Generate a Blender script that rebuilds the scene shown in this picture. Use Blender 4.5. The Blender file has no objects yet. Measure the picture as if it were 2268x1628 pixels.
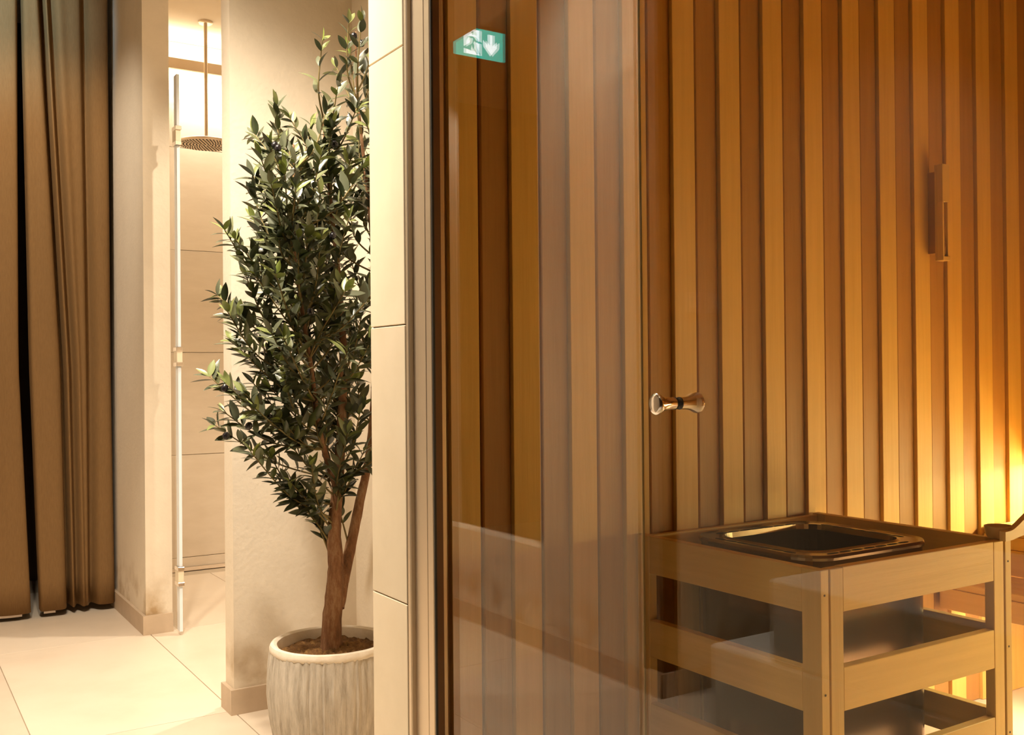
import bpy, bmesh, math, random
from mathutils import Vector, Matrix

# ------------------------------------------------------------------ camera
# Plan units: 1.0 = camera height.  x runs along the sauna side wall, y along the corridor, z is measured from the camera's height.
S = 1.12
CF, CW, CH = 2215.2, 2268.0, 1628.0
YAW, PITCH, ROLL = math.radians(57.466), math.radians(0.3378), math.radians(-0.5137)
fwd = Vector((math.cos(YAW) * math.cos(PITCH), math.sin(YAW) * math.cos(PITCH), math.sin(PITCH)))
rgt = fwd.cross(Vector((0, 0, 1))).normalized()
upv = rgt.cross(fwd)
cR = math.cos(ROLL) * rgt + math.sin(ROLL) * upv
cU = -math.sin(ROLL) * rgt + math.cos(ROLL) * upv
sc = bpy.context.scene
COL = sc.collection
cd = bpy.data.cameras.new('camera')
cam = bpy.data.objects.new('camera', cd)
COL.objects.link(cam)
cd.sensor_width = 36.0
cd.lens = CF * 36.0 / CW
cd.clip_start = 0.02
m = Matrix.Identity(4)
for i in range(3):
    m[i][0], m[i][1], m[i][2] = cR[i], cU[i], -fwd[i]
m[2][3] = S
cam.matrix_world = m
sc.camera = cam


def W(x, y, z):
    """plan units -> metres"""
    return Vector((x * S, y * S, (z + 1.0) * S))


def at(px, py, Y):
    """the plan point on the upright plane y = Y that lies on the sight line of a photo pixel"""
    d = fwd + cR * ((px - CW / 2) / CF) - cU * ((py - CH / 2) / CF)
    k = Y / d.y
    return (d.x * k, Y, d.z * k)


# ------------------------------------------------------------------ world, lights, exposure
world = bpy.data.worlds.new('world')
sc.world = world
world.use_nodes = True
world.node_tree.nodes['Background'].inputs[0].default_value = (0.9, 0.75, 0.55, 1)
world.node_tree.nodes['Background'].inputs[1].default_value = 0.0
sc.view_settings.view_transform = 'Standard'
sc.view_settings.look = 'None'
sc.view_settings.gamma = 1.0
sc.view_settings.use_curve_mapping = False
sc.view_settings.exposure = 0.0
sc.cycles.max_bounces = 10
sc.cycles.diffuse_bounces = 5
sc.cycles.glossy_bounces = 5
sc.cycles.transparent_max_bounces = 24
sc.cycles.sample_clamp_indirect = 4.0
sc.cycles.caustics_refractive = False
sc.cycles.caustics_reflective = False
sc.cycles.use_denoising = True

WARM = (1.0, 0.87, 0.70)
LEDC = (1.0, 0.87, 0.41)


def spot(name, p, target, watts, size_deg, blend=0.35, col=WARM, rad=0.05):
    l = bpy.data.lights.new(name, 'SPOT')
    l.energy, l.color, l.spot_size, l.spot_blend, l.shadow_soft_size = watts, col, math.radians(size_deg), blend, rad
    o = bpy.data.objects.new(name, l)
    COL.objects.link(o)
    o.location = W(*p)
    o.rotation_euler = (W(*target) - W(*p)).to_track_quat('-Z', 'Y').to_euler()
    return o


def area(name, p, direction, sx, sy, watts, col, along='y'):
    l = bpy.data.lights.new(name, 'AREA')
    l.shape, l.size, l.size_y, l.energy, l.color = 'RECTANGLE', sx * S, sy * S, watts, col
    o = bpy.data.objects.new(name, l)
    COL.objects.link(o)
    o.location = W(*p)
    z = -Vector(direction).normalized()
    x = Vector((0, 1, 0)) if along == 'y' else Vector((1, 0, 0))
    y = z.cross(x).normalized()
    x = y.cross(z)
    mm = Matrix((x, y, z)).transposed().to_4x4()
    mm.translation = W(*p)
    o.matrix_world = mm
    return o


# recessed ceiling downlights, and two added fills aimed at the curtain
spot('downlight_shower', (1.754, 3.456, 1.70), (1.45, 3.40, -1), 190, 108, 0.45, rad=0.03)
spot('downlight_corridor', (0.10, 2.46, 1.70), (0.16, 2.50, -1), 235, 130, 1.0, rad=0.05)
spot('downlight_tree', (0.30, 1.90, 1.70), (0.92, 2.95, -1.15), 310, 84, 1.0, rad=0.06)
spot('downlight_niche', (0.80, 2.30, 1.70), (1.0, 2.5, -1), 45, 84, 0.8, rad=0.03)
spot('curtain_warm_fill', (0.05, 3.35, 1.70), (0.66, 4.60, 0.65), 140, 54, 0.9, rad=0.05)  # added warm fill that brightens the curtain and wall end
spot('downlight_lobby', (-1.6, 1.55, 1.70), (-1.6, 1.6, -1), 45, 120, 0.6, rad=0.06)
spot('downlight_room', (-0.60, 4.25, 1.70), (-0.60, 4.42, -1), 150, 46, 0.15, rad=0.02)
spot('curtain_cool_fill', (0.10, 3.75, 1.70), (0.36, 4.55, 1.55), 75, 60, 0.9, col=(0.50, 0.78, 1.0), rad=0.04)  # added cool fill standing in for bluish daylight from an unseen source

# ------------------------------------------------------------------ materials
MAT = {}


def mat(name, col, rough=0.6, metal=0.0, spec=0.5):
    mm = bpy.data.materials.new(name)
    mm.use_nodes = True
    b = mm.node_tree.nodes['Principled BSDF']
    b.inputs['Base Color'].default_value = (*col, 1)
    b.inputs['Roughness'].default_value = rough
    b.inputs['Metallic'].default_value = metal
    b.inputs['Specular IOR Level'].default_value = spec
    MAT[name] = mm
    return mm


def N(mm, kind, **kw):
    n = mm.node_tree.nodes.new(kind)
    for k, v in kw.items():
        setattr(n, k, v)
    return n


def L(mm, a, b):
    mm.node_tree.links.new(a, b)


def ramp(mm, fac, stops):
    r = N(mm, 'ShaderNodeValToRGB')
    e = r.color_ramp.elements
    while len(e) < len(stops):
        e.new(0.5)
    for i, (p, c) in enumerate(stops):
        e[i].position = p
        e[i].color = (*c, 1)
    L(mm, fac, r.inputs[0])
    return r.outputs[0]


def noisy(mm, cols, scale=(6, 6, 6), detail=5, rough_n=0.6, bump=0.0, bump_scale=None, per_object=True):
    """noise colour between the given colours, stretched by `scale`, with optional bump"""
    nt = mm.node_tree
    b = nt.nodes['Principled BSDF']
    tc = N(mm, 'ShaderNodeTexCoord')
    mp = N(mm, 'ShaderNodeMapping')
    mp.inputs['Scale'].default_value = scale
    src = tc.outputs['Object']
    if per_object:
        oi = N(mm, 'ShaderNodeObjectInfo')
        mul = N(mm, 'ShaderNodeVectorMath', operation='SCALE')
        mul.inputs[0].default_value = (37.0, 91.0, 53.0)
        L(mm, oi.outputs['Random'], mul.inputs['Scale'])
        add = N(mm, 'ShaderNodeVectorMath', operation='ADD')
        L(mm, src, add.inputs[0])
        L(mm, mul.outputs[0], add.inputs[1])
        src = add.outputs[0]
    L(mm, src, mp.inputs[0])
    no = N(mm, 'ShaderNodeTexNoise')
    no.inputs['Scale'].default_value = 1.0
    no.inputs['Detail'].default_value = detail
    no.inputs['Roughness'].default_value = rough_n
    L(mm, mp.outputs[0], no.inputs[0])
    k = len(cols)
    out = ramp(mm, no.outputs[0], [(0.3 + 0.4 * i / max(1, k - 1), c) for i, c in enumerate(cols)])
    if per_object:
        hs = N(mm, 'ShaderNodeHueSaturation')
        mr = N(mm, 'ShaderNodeMapRange')
        mr.inputs['To Min'].default_value = 0.92
        mr.inputs['To Max'].default_value = 1.08
        L(mm, oi.outputs['Random'], mr.inputs[0])
        L(mm, mr.outputs[0], hs.inputs['Value'])
        L(mm, out, hs.inputs['Color'])
        out = hs.outputs[0]
    L(mm, out, b.inputs['Base Color'])
    if bump:
        n2 = no
        if bump_scale:
            n2 = N(mm, 'ShaderNodeTexNoise')
            n2.inputs['Detail'].default_value = 6
            mp2 = N(mm, 'ShaderNodeMapping')
            mp2.inputs['Scale'].default_value = bump_scale
            n2.inputs['Scale'].default_value = 1.0
            L(mm, src, mp2.inputs[0])
            L(mm, mp2.outputs[0], n2.inputs[0])
        bp = N(mm, 'ShaderNodeBump')
        bp.inputs['Strength'].default_value = bump
        bp.inputs['Distance'].default_value = 0.01
        L(mm, n2.outputs[0], bp.inputs['Height'])
        L(mm, bp.outputs[0], b.inputs['Normal'])
    return mm


def wood(name, dark, light, axis, rough=0.5):
    s = [38.0, 38.0, 38.0]
    s['xyz'.index(axis)] = 1.6
    mm = mat(name, light, rough, spec=0.35)
    return noisy(mm, [dark, tuple((a + b) / 2 for a, b in zip(dark, light)), light], tuple(s), 6, 0.65, 0.12)


def plaster(name, col):
    mm = mat(name, col, 0.85, spec=0.2)
    noisy(mm, [tuple(c * 0.96 for c in col), tuple(min(1, c * 1.03) for c in col)], (9, 9, 9), 6, 0.65, 0.12, (60, 60, 60), per_object=False)
    # brownish splash stains just above the skirting
    nt = mm.node_tree
    b = nt.nodes['Principled BSDF']
    prev = b.inputs['Base Color'].links[0].from_socket
    geo = N(mm, 'ShaderNodeNewGeometry')
    sp = N(mm, 'ShaderNodeSeparateXYZ')
    L(mm, geo.outputs['Position'], sp.inputs[0])
    mr = N(mm, 'ShaderNodeMapRange')
    mr.inputs['From Min'].default_value = 0.30
    mr.inputs['From Max'].default_value = 0.07
    L(mm, sp.outputs['Z'], mr.inputs[0])
    no = N(mm, 'ShaderNodeTexNoise')
    no.inputs['Scale'].default_value = 7.0
    no.inputs['Detail'].default_value = 5.0
    L(mm, geo.outputs['Position'], no.inputs[0])
    mr2 = N(mm, 'ShaderNodeMapRange')
    mr2.inputs['From Min'].default_value = 0.47
    mr2.inputs['From Max'].default_value = 0.68
    L(mm, no.outputs[0], mr2.inputs[0])
    mu = N(mm, 'ShaderNodeMath', operation='MULTIPLY')
    L(mm, mr.outputs[0], mu.inputs[0])
    L(mm, mr2.outputs[0], mu.inputs[1])
    mx = N(mm, 'ShaderNodeMix', data_type='RGBA')
    L(mm, mu.outputs[0], mx.inputs['Factor'])
    L(mm, prev, mx.inputs[6])
    mx.inputs[7].default_value = (0.36, 0.23, 0.10, 1)
    L(mm, mx.outputs[2], b.inputs['Base Color'])
    return mm


def emit(name, col, strength):
    mm = mat(name, (0, 0, 0), 0.5)
    b = mm.node_tree.nodes['Principled BSDF']
    b.inputs['Emission Color'].default_value = (*col, 1)
    b.inputs['Emission Strength'].default_value = strength
    return mm


def glass(name, tint):
    """flat pane: straight-through transparency plus Fresnel mirror on both faces"""
    mm = bpy.data.materials.new(name)
    mm.use_nodes = True
    nt = mm.node_tree
    nt.nodes.remove(nt.nodes['Principled BSDF'])
    out = nt.nodes['Material Output']
    tr = N(mm, 'ShaderNodeBsdfTransparent')
    tr.inputs[0].default_value = (*tint, 1)
    gl = N(mm, 'ShaderNodeBsdfGlossy')
    gl.inputs['Roughness'].default_value = 0.0
    geo = N(mm, 'ShaderNodeNewGeometry')
    io = N(mm, 'ShaderNodeMapRange')
    io.inputs['To Min'].default_value = 1.52
    io.inputs['To Max'].default_value = 1 / 1.52
    L(mm, geo.outputs['Backfacing'], io.inputs[0])
    fr = N(mm, 'ShaderNodeFresnel')
    L(mm, io.outputs[0], fr.inputs['IOR'])
    mx = N(mm, 'ShaderNodeMixShader')
    L(mm, fr.outputs[0], mx.inputs[0])
    L(mm, tr.outputs[0], mx.inputs[1])
    L(mm, gl.outputs[0], mx.inputs[2])
    L(mm, mx.outputs[0], out.inputs[0])
    MAT[name] = mm
    return mm


plaster('plaster', (0.74, 0.65, 0.52))
noisy(mat('ceiling_paint', (0.72, 0.62, 0.48), 0.9), [(0.70, 0.60, 0.46), (0.74, 0.64, 0.50)], (5, 5, 5), per_object=False)
noisy(mat('skirting', (0.55, 0.43, 0.31), 0.5), [(0.52, 0.40, 0.28), (0.60, 0.47, 0.34)], (12, 12, 12))
noisy(mat('floor_tile', (0.70, 0.59, 0.465), 0.34), [(0.66, 0.55, 0.425), (0.71, 0.60, 0.47), (0.74, 0.63, 0.50)], (3, 3, 3), 7, 0.6, 0.03)
mat('grout', (0.46, 0.38, 0.28), 0.9)
noisy(mat('wall_tile', (0.71, 0.62, 0.50), 0.55), [(0.67, 0.58, 0.46), (0.74, 0.65, 0.53)], (4, 4, 14), 7, 0.65, 0.06)
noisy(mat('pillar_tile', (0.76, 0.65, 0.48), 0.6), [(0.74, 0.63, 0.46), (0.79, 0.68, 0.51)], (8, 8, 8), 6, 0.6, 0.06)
noisy(mat('steel', (0.66, 0.55, 0.41), 0.40, 0.80), [(0.64, 0.53, 0.39), (0.72, 0.61, 0.47)], (4, 4, 0.5), 3)
mat('chrome', (0.86, 0.80, 0.74), 0.14, 1.0)
noisy(mat('heater_steel', (0.22, 0.165, 0.11), 0.2, 1.0), [(0.17, 0.125, 0.08), (0.24, 0.18, 0.115)], (3, 3, 3), 3)
mat('heater_dark', (0.004, 0.003, 0.002), 0.7, 0.0, 0.2)
noisy(mat('stone', (0.045, 0.04, 0.035), 0.85), [(0.008, 0.007, 0.005), (0.025, 0.020, 0.016)], (30, 30, 30), 5, 0.6, 0.4)
mat('rubber', (0.012, 0.011, 0.010), 0.5)
mat('bronze', (0.13, 0.06, 0.022), 0.5, 0.3)
glass('clear_glass', (0.985, 0.975, 0.96))
mat('glass_edge', (0.42, 0.33, 0.15), 0.15)
mat('seal_plastic', (0.74, 0.80, 0.86), 0.25)
wood('slat_light', (0.60, 0.37, 0.090), (0.70, 0.45, 0.125), 'z')
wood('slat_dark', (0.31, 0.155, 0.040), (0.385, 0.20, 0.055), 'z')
wood('backing', (0.22, 0.10, 0.030), (0.27, 0.13, 0.042), 'z')
for ax in 'xyz':
    wood('guard_' + ax, (0.60, 0.40, 0.125), (0.70, 0.48, 0.165), ax, 0.45)
wood('bench_wood', (0.66, 0.43, 0.18), (0.76, 0.52, 0.24), 'y')
wood('ladle_wood', (0.76, 0.58, 0.32), (0.84, 0.67, 0.40), 'x', 0.4)
wood('ceiling_wood', (0.20, 0.10, 0.035), (0.25, 0.13, 0.05), 'y')
mat('screw_hole', (0.03, 0.02, 0.01), 0.7)
noisy(mat('curtain_cloth', (0.20, 0.115, 0.052), 0.85, spec=0.2), [(0.190, 0.106, 0.040), (0.220, 0.125, 0.049)], (220, 220, 30), 3, 0.6, 0.1, per_object=False)
mat('lining_cloth', (0.80, 0.70, 0.62), 0.8)
noisy(mat('bark', (0.25, 0.14, 0.07), 0.85), [(0.09, 0.042, 0.018), (0.25, 0.115, 0.048), (0.44, 0.28, 0.155)], (30, 30, 8), 7, 0.75, 0.6)
mat('twig', (0.20, 0.15, 0.05), 0.7)
noisy(mat('moss', (0.20, 0.10, 0.03), 0.95), [(0.05, 0.022, 0.008), (0.20, 0.095, 0.028), (0.36, 0.20, 0.06)], (34, 34, 34), 7, 0.75, 0.6, per_object=False)
noisy(mat('pot_clay', (0.58, 0.52, 0.43), 0.85), [(0.31, 0.265, 0.205), (0.49, 0.435, 0.355), (0.64, 0.575, 0.48)], (55, 55, 7), 7, 0.7, 0.5, per_object=False)
noisy(mat('pot_rim', (0.76, 0.68, 0.56), 0.8), [(0.70, 0.61, 0.48), (0.80, 0.72, 0.60)], (30, 30, 30), 5, 0.6, 0.2, per_object=False)
mat('olive_skin', (0.012, 0.010, 0.012), 0.22)
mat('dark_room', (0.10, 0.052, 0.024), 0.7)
mat('white_bench', (0.78, 0.74, 0.68), 0.5)
mat('switch_plastic', (0.80, 0.76, 0.68), 0.25)
emit('sign_green', (0.0, 0.56, 0.42), 4.4)
emit('sign_white', (0.85, 1.0, 0.98), 6.5)
emit('led', (1.0, 0.80, 0.52), 8.0)
emit('sauna_led', (1.0, 0.75, 0.36), 10.0)


def leafmat(name, top, under):
    mm = mat(name, top, 0.33, spec=0.6)
    b = mm.node_tree.nodes['Principled BSDF']
    geo = N(mm, 'ShaderNodeNewGeometry')
    no = N(mm, 'ShaderNodeTexNoise')
    no.inputs['Scale'].default_value = 30
    L(mm, geo.outputs['Position'], no.inputs[0])
    c = ramp(mm, no.outputs[0], [(0.3, tuple(x * 0.75 for x in top)), (0.7, tuple(x * 1.25 for x in top))])
    mx = N(mm, 'ShaderNodeMix', data_type='RGBA')
    L(mm, geo.outputs['Backfacing'], mx.inputs['Factor'])
    L(mm, c, mx.inputs[6])
    mx.inputs[7].default_value = (*under, 1)
    L(mm, mx.outputs[2], b.inputs['Base Color'])


leafmat('leaf_dark', (0.040, 0.055, 0.022), (0.11, 0.12, 0.07))
leafmat('leaf_mid', (0.085, 0.105, 0.032), (0.15, 0.16, 0.075))
leafmat('leaf_young', (0.19, 0.24, 0.050), (0.23, 0.26, 0.085))

# ------------------------------------------------------------------ mesh helpers


def link(name, me, material, parent=None, loc=None):
    o = bpy.data.objects.new(name, me)
    COL.objects.link(o)
    if material is not None and not me.materials:
        me.materials.append(MAT[material])
    if parent is not None:
        o.parent = parent
    if loc is not None:
        o.location = loc
    return o


def wloc(parent):
    p = Vector((0, 0, 0))
    while parent is not None:
        p += parent.location
        parent = parent.parent
    return p


def mesh_from(name, verts, faces, smooth=False):
    me = bpy.data.meshes.new(name)
    me.from_pydata([tuple(v) for v in verts], [], faces)
    me.update()
    if smooth:
        me.polygons.foreach_set('use_smooth', [True] * len(me.polygons))
    return me


def obj(name, verts, faces, material, parent=None, smooth=False):
    """verts in plan units; the object's origin sits at the centre of its base"""
    ws = [W(*v) for v in verts]
    xs, ys, zs = zip(*ws)
    o0 = Vector(((min(xs) + max(xs)) / 2, (min(ys) + max(ys)) / 2, min(zs)))
    me = mesh_from(name, [w - o0 for w in ws], faces, smooth)
    return link(name, me, material, parent, o0 - wloc(parent))


BF = [(0, 3, 2, 1), (4, 5, 6, 7), (0, 1, 5, 4), (1, 2, 6, 5), (2, 3, 7, 6), (3, 0, 4, 7)]


def bxv(x0, x1, y0, y1, z0, z1):
    return [(x0, y0, z0), (x1, y0, z0), (x1, y1, z0), (x0, y1, z0), (x0, y0, z1), (x1, y0, z1), (x1, y1, z1), (x0, y1, z1)]


def box(name, r, material, parent=None, bevel=0.0):
    x0, x1, y0, y1, z0, z1 = r
    if bevel <= 0:
        return obj(name, bxv(*r), BF, material, parent)
    b = bevel
    v, idx = [], {}
    xs, ys, zs = (x0, x1), (y0, y1), (z0, z1)
    for i in (0, 1):
        for j in (0, 1):
            for k in (0, 1):
                sx, sy, sz = (b, -b)[i], (b, -b)[j], (b, -b)[k]
                for a in range(3):
                    p = [xs[i] + sx, ys[j] + sy, zs[k] + sz]
                    p[a] = (xs[i], ys[j], zs[k])[a]
                    idx[(i, j, k, a)] = len(v)
                    v.append(tuple(p))
    F = []
    for a in range(3):
        o1, o2 = [q for q in range(3) if q != a]
        for s in (0, 1):
            ring = []
            for u, w in ((0, 0), (1, 0), (1, 1), (0, 1)):
                t = [0, 0, 0]
                t[a], t[o1], t[o2] = s, u, w
                ring.append(idx[(*t, a)])
            F.append(tuple(ring))
    for a in range(3):
        o1, o2 = [q for q in range(3) if q != a]
        for u in (0, 1):
            for w in (0, 1):
                t0, t1 = [0, 0, 0], [0, 0, 0]
                t0[a], t1[a] = 0, 1
                t0[o1] = t1[o1] = u
                t0[o2] = t1[o2] = w
                F.append((idx[(*t0, o1)], idx[(*t1, o1)], idx[(*t1, o2)], idx[(*t0, o2)]))
    for i in (0, 1):
        for j in (0, 1):
            for k in (0, 1):
                F.append((idx[(i, j, k, 0)], idx[(i, j, k, 1)], idx[(i, j, k, 2)]))
    o = obj(name, v, F, material, parent)
    bm = bmesh.new()
    bm.from_mesh(o.data)
    bmesh.ops.recalc_face_normals(bm, faces=bm.faces)
    bm.to_mesh(o.data)
    bm.free()
    return o


def multibox(name, rs, material, parent=None):
    v, f = [], []
    for r in rs:
        n = len(v)
        v += bxv(*r)
        f += [tuple(i + n for i in q) for q in BF]
    return obj(name, v, f, material, parent)


def lathe(name, c, prof, material, parent=None, seg=48, axis='z', smooth=True, jitter=None, caps=True):
    """revolve (radius, height) profile about an axis through c"""
    v, f = [], []
    for i, (r, h) in enumerate(prof):
        for k in range(seg):
            a = 2 * math.pi * k / seg
            rr = r * (jitter(k, i) if jitter else 1)
            p, q = rr * math.cos(a), rr * math.sin(a)
            if axis == 'z':
                v.append((c[0] + p, c[1] + q, c[2] + h))
            elif axis == 'x':
                v.append((c[0] + h, c[1] + p, c[2] + q))
            else:
                v.append((c[0] + q, c[1] + h, c[2] + p))
    for i in range(len(prof) - 1):
        for k in range(seg):
            k2 = (k + 1) % seg
            f.append((i * seg + k, i * seg + k2, (i + 1) * seg + k2, (i + 1) * seg + k))
    if caps:
        f.append(tuple(reversed(range(seg))))
        n = (len(prof) - 1) * seg
        f.append(tuple(n + k for k in range(seg)))
    o = obj(name, v, f, material, parent, smooth)
    if smooth:
        o.data.set_sharp_from_angle(angle=math.radians(38))
    return o


def spline(P, n):
    """Catmull-Rom through the points, n steps a span"""
    out = []
    P = [tuple(p) for p in P]
    Q = [P[0]] + P + [P[-1]]
    for i in range(len(P) - 1):
        p0, p1, p2, p3 = Q[i], Q[i + 1], Q[i + 2], Q[i + 3]
        for k in range(n):
            t = k / n
            out.append(tuple(0.5 * (2 * b + (c - a) * t + (2 * a - 5 * b + 4 * c - d) * t * t + (3 * b - a - 3 * c + d) * t ** 3)
                             for a, b, c, d in zip(p0, p1, p2, p3)))
    out.append(P[-1])
    return out


def tube_geo(path, rad, seg=8, wob=0.0, rng=None, flat=1.0):
    v, f = [], []
    n = len(path)
    s = None
    for i, p in enumerate(path):
        a, b = Vector(path[max(0, i - 1)]), Vector(path[min(n - 1, i + 1)])
        t = (b - a).normalized()
        if s is None:
            s = t.orthogonal()
        s = (s - t * s.dot(t)).normalized()
        u = s.cross(t)
        r = rad(i / (n - 1)) if callable(rad) else rad
        for k in range(seg):
            an = 2 * math.pi * k / seg
            rr = r * (1 + (rng.uniform(-wob, wob) if rng else 0))
            v.append(tuple(Vector(p) + s * (rr * math.cos(an)) + u * (rr * flat * math.sin(an))))
    for i in range(n - 1):
        for k in range(seg):
            k2 = (k + 1) % seg
            f.append((i * seg + k, i * seg + k2, (i + 1) * seg + k2, (i + 1) * seg + k))
    f.append(tuple(reversed(range(seg))))
    f.append(tuple((n - 1) * seg + k for k in range(seg)))
    return v, f


def tube(name, path, rad, material, parent=None, seg=8, **kw):
    v, f = tube_geo(path, rad, seg, **kw)
    return obj(name, v, f, material, parent, True)


def empty(name, p):
    o = bpy.data.objects.new(name, None)
    COL.objects.link(o)
    o.location = W(*p)
    o.empty_display_size = 0.1
    return o


def tag(o, label, cat, group=None):
    o['label'] = label
    o['category'] = cat
    if group:
        o['group'] = group
    return o


def struct(o, label, cat):
    o['kind'] = 'structure'
    o['label'] = label
    o['category'] = cat
    return o


def instance(name, src, parent, loc):
    o = bpy.data.objects.new(name, src.data)
    COL.objects.link(o)
    o.parent = parent
    o.location = loc
    return o


ZC = 1.75
# ------------------------------------------------------------------ floor of large tiles
fl = struct(box('floor', (-3.2, 4.2, -3.0, 6.0, -1.12, -1.004), 'grout'), 'pale beige tiled floor of the corridor and sauna', 'floor')
TW, TL, G = 0.5365, 1.073, 0.0014
first = None
for i in range(-3, 6):
    for j in range(-1, 5):
        x0, y0 = 0.3635 + i * TW, -0.242 + j * TL
        cx, cy = x0 + TW / 2, y0 + TL / 2
        if first is None:
            first = box('tile', (x0 + G, x0 + TW - G, y0 + G, y0 + TL - G, -1.005, -1.0), 'floor_tile', fl, 0.0004)
            fz = first.location.z
        else:
            w = W(cx, cy, -1.005)
            instance('tile', first, fl, Vector((w.x, w.y, w.z)) - wloc(fl))

# ------------------------------------------------------------------ ceiling and walls
struct(box('ceiling', (-3.2, 4.2, -3.0, 6.0, ZC, ZC + 0.1), 'ceiling_paint'), 'plain pale ceiling above the corridor and shower', 'ceiling')
BH = -0.926
struct(box('wall_corridor', (0.884, 0.985, 4.041, 5.7, -1, ZC), 'plaster'), 'beige plaster wall end between curtain and shower', 'wall')
struct(multibox('baseboard_corridor', [(0.872, 0.884, 4.030, 5.0, -1, BH), (0.884, 0.985, 4.030, 4.041, -1, BH)], 'skirting'),
       'brown skirting around the wall end by the curtain', 'baseboard')
struct(box('wall_partition', (0.893, 2.5, 2.943, 3.024, -1, ZC), 'plaster'), 'beige plaster partition between shower and olive tree', 'wall')
struct(multibox('baseboard_partition', [(0.881, 0.893, 2.932, 3.034, -1, BH), (0.893, 1.285, 2.932, 2.943, -1, BH), (0.893, 2.4, 3.024, 3.034, -1, BH)], 'skirting'),
       'brown skirting around the partition beside the plant pot', 'baseboard')
struct(box('wall_niche', (1.285, 1.40, 1.83, 2.943, -1, ZC), 'plaster'), 'pale back wall of the niche behind the olive tree', 'wall')
# pillar: tiled end of the sauna's side wall
pil = struct(box('wall_pillar', (0.876, 1.30, 1.83, 1.904, -1, ZC), 'grout'), 'narrow cream tiled pillar between olive tree and sauna glass', 'wall')
zs = [-1, -0.447 - 0.0, 0.097, 0.641, 1.185, ZC]
for a, b in zip(zs[:-1], zs[1:]):
    box('tile', (0.870, 0.882, 1.750, 1.908, a + 0.0012, b - 0.0012), 'pillar_tile', pil, 0.0012)
    box('tile', (0.882, 1.285, 1.900, 1.908, a + 0.0012, b - 0.0012), 'pillar_tile', pil, 0.0012)

# shower room
sb = struct(box('wall_shower', (0.985, 2.5, 5.346, 5.45, -1, ZC), 'grout'), 'tiled rear wall of the shower', 'wall')
zz = [-1, -0.947, -0.411, 0.125, 0.661, 1.197, ZC]
for a, b in zip(zz[:-1], zz[1:]):
    for x0, x1 in ((0.985, 1.06), (1.06, 2.13), (2.13, 2.5)):
        box('tile', (x0 + 0.001, x1 - 0.001, 5.338, 5.347, a + 0.0015, b - 0.0015), 'wall_tile', sb, 0.0008)
struct(box('wall_shower_side', (2.5, 2.6, 2.943, 5.45, -1, ZC), 'plaster'), 'plain side wall inside the shower', 'wall')

# sauna shell
ws = struct(box('wall_sauna', (0.905, 3.75, 1.815, 1.829, -1, 1.30), 'backing'), 'slatted wooden side wall of the sauna in two tones', 'wall')
PITCHX, X0 = 0.15238, 1.5205
lm = dm = None
zb0, zb1 = -0.999, 1.30
k = -3
while True:
    xr = X0 + k * PITCHX
    k += 1
    if xr > 3.75:
        break
    if lm is None:
        lm = box('slat', (xr - 0.0690, xr, 1.793, 1.8155, zb0, zb1), 'slat_light', ws, 0.0010)
        dm = box('slat', (xr + 0.0140, xr + PITCHX - 0.0700, 1.8035, 1.8155, zb0, zb1), 'slat_dark', ws, 0.0022)
        l0, d0 = lm.location.copy(), dm.location.copy()
        kx = xr
        instance('slat', dm, ws, d0 - Vector((PITCHX * S, 0, 0)))
    else:
        dx = Vector(((xr - kx) * S, 0, 0))
        instance('slat', lm, ws, l0 + dx)
        if xr + PITCHX < 3.74:
            instance('slat', dm, ws, d0 + dx)
struct(box('wall_sauna_back', (3.70, 3.80, -0.6, 1.83, -1, 1.30), 'slat_dark'), 'dark wooden rear wall of the sauna', 'wall')
struct(box('wall_sauna_end', (0.96, 3.75, -0.66, -0.6, -1, 1.30), 'slat_dark'), 'dark wooden end wall of the sauna', 'wall')
struct(box('ceiling_sauna', (0.96, 3.80, -0.66, 1.83, 1.30, 1.37), 'ceiling_wood'), 'low wooden ceiling of the sauna', 'ceiling')
struct(box('wall_front_header', (0.880, 0.97, -0.66, 1.83, 0.96, ZC), 'plaster'), 'plaster wall above the sauna glass front', 'wall')
struct(box('wall_front_end', (0.872, 0.96, -3.0, 0.34, -1, ZC), 'plaster'), 'plaster wall beside the sauna door', 'wall')

# side of the corridor that only shows mirrored in the glass
wo = struct(multibox('wall_opposite', [(-0.30, -0.229, 2.35, 2.998, -1, ZC), (-0.30, -0.229, 2.998, 3.95, -1, -0.633),
                                       (-0.241, -0.229, 2.998, 3.95, 1.385, ZC), (-0.30, -0.229, 3.95, 5.7, -1, ZC)], 'plaster'),
            'beige corridor wall with an opening, mirrored in the sauna glass', 'wall')
struct(box('baseboard_opposite', (-0.229, -0.218, 2.339, 5.0, -1, BH), 'skirting'), 'skirting of the opposite wall, mirrored in the glass', 'baseboard')
struct(box('wall_return', (-3.1, -0.229, 2.35, 2.43, -1, ZC), 'plaster'), 'plaster wall facing the lobby, mirrored in the glass', 'wall')
struct(box('baseboard_return', (-3.1, -0.218, 2.339, 2.35, -1, BH), 'skirting'), 'skirting below the light switches', 'baseboard')
struct(box('wall_room_end', (-0.697, -0.40, 4.42, 4.52, -1, ZC), 'plaster'), 'lit strip of wall seen through the opening in the reflection', 'wall')
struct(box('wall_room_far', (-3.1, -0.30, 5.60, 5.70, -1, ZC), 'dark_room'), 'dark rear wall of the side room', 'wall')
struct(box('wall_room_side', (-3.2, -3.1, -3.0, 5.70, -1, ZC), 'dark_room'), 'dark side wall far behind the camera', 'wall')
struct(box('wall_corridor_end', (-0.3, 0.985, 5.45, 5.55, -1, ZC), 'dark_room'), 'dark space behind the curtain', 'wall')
struct(box('wall_lobby', (-3.2, 0.872, -3.1, -3.0, -1, ZC), 'plaster'), 'plaster wall behind the camera', 'wall')

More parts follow.
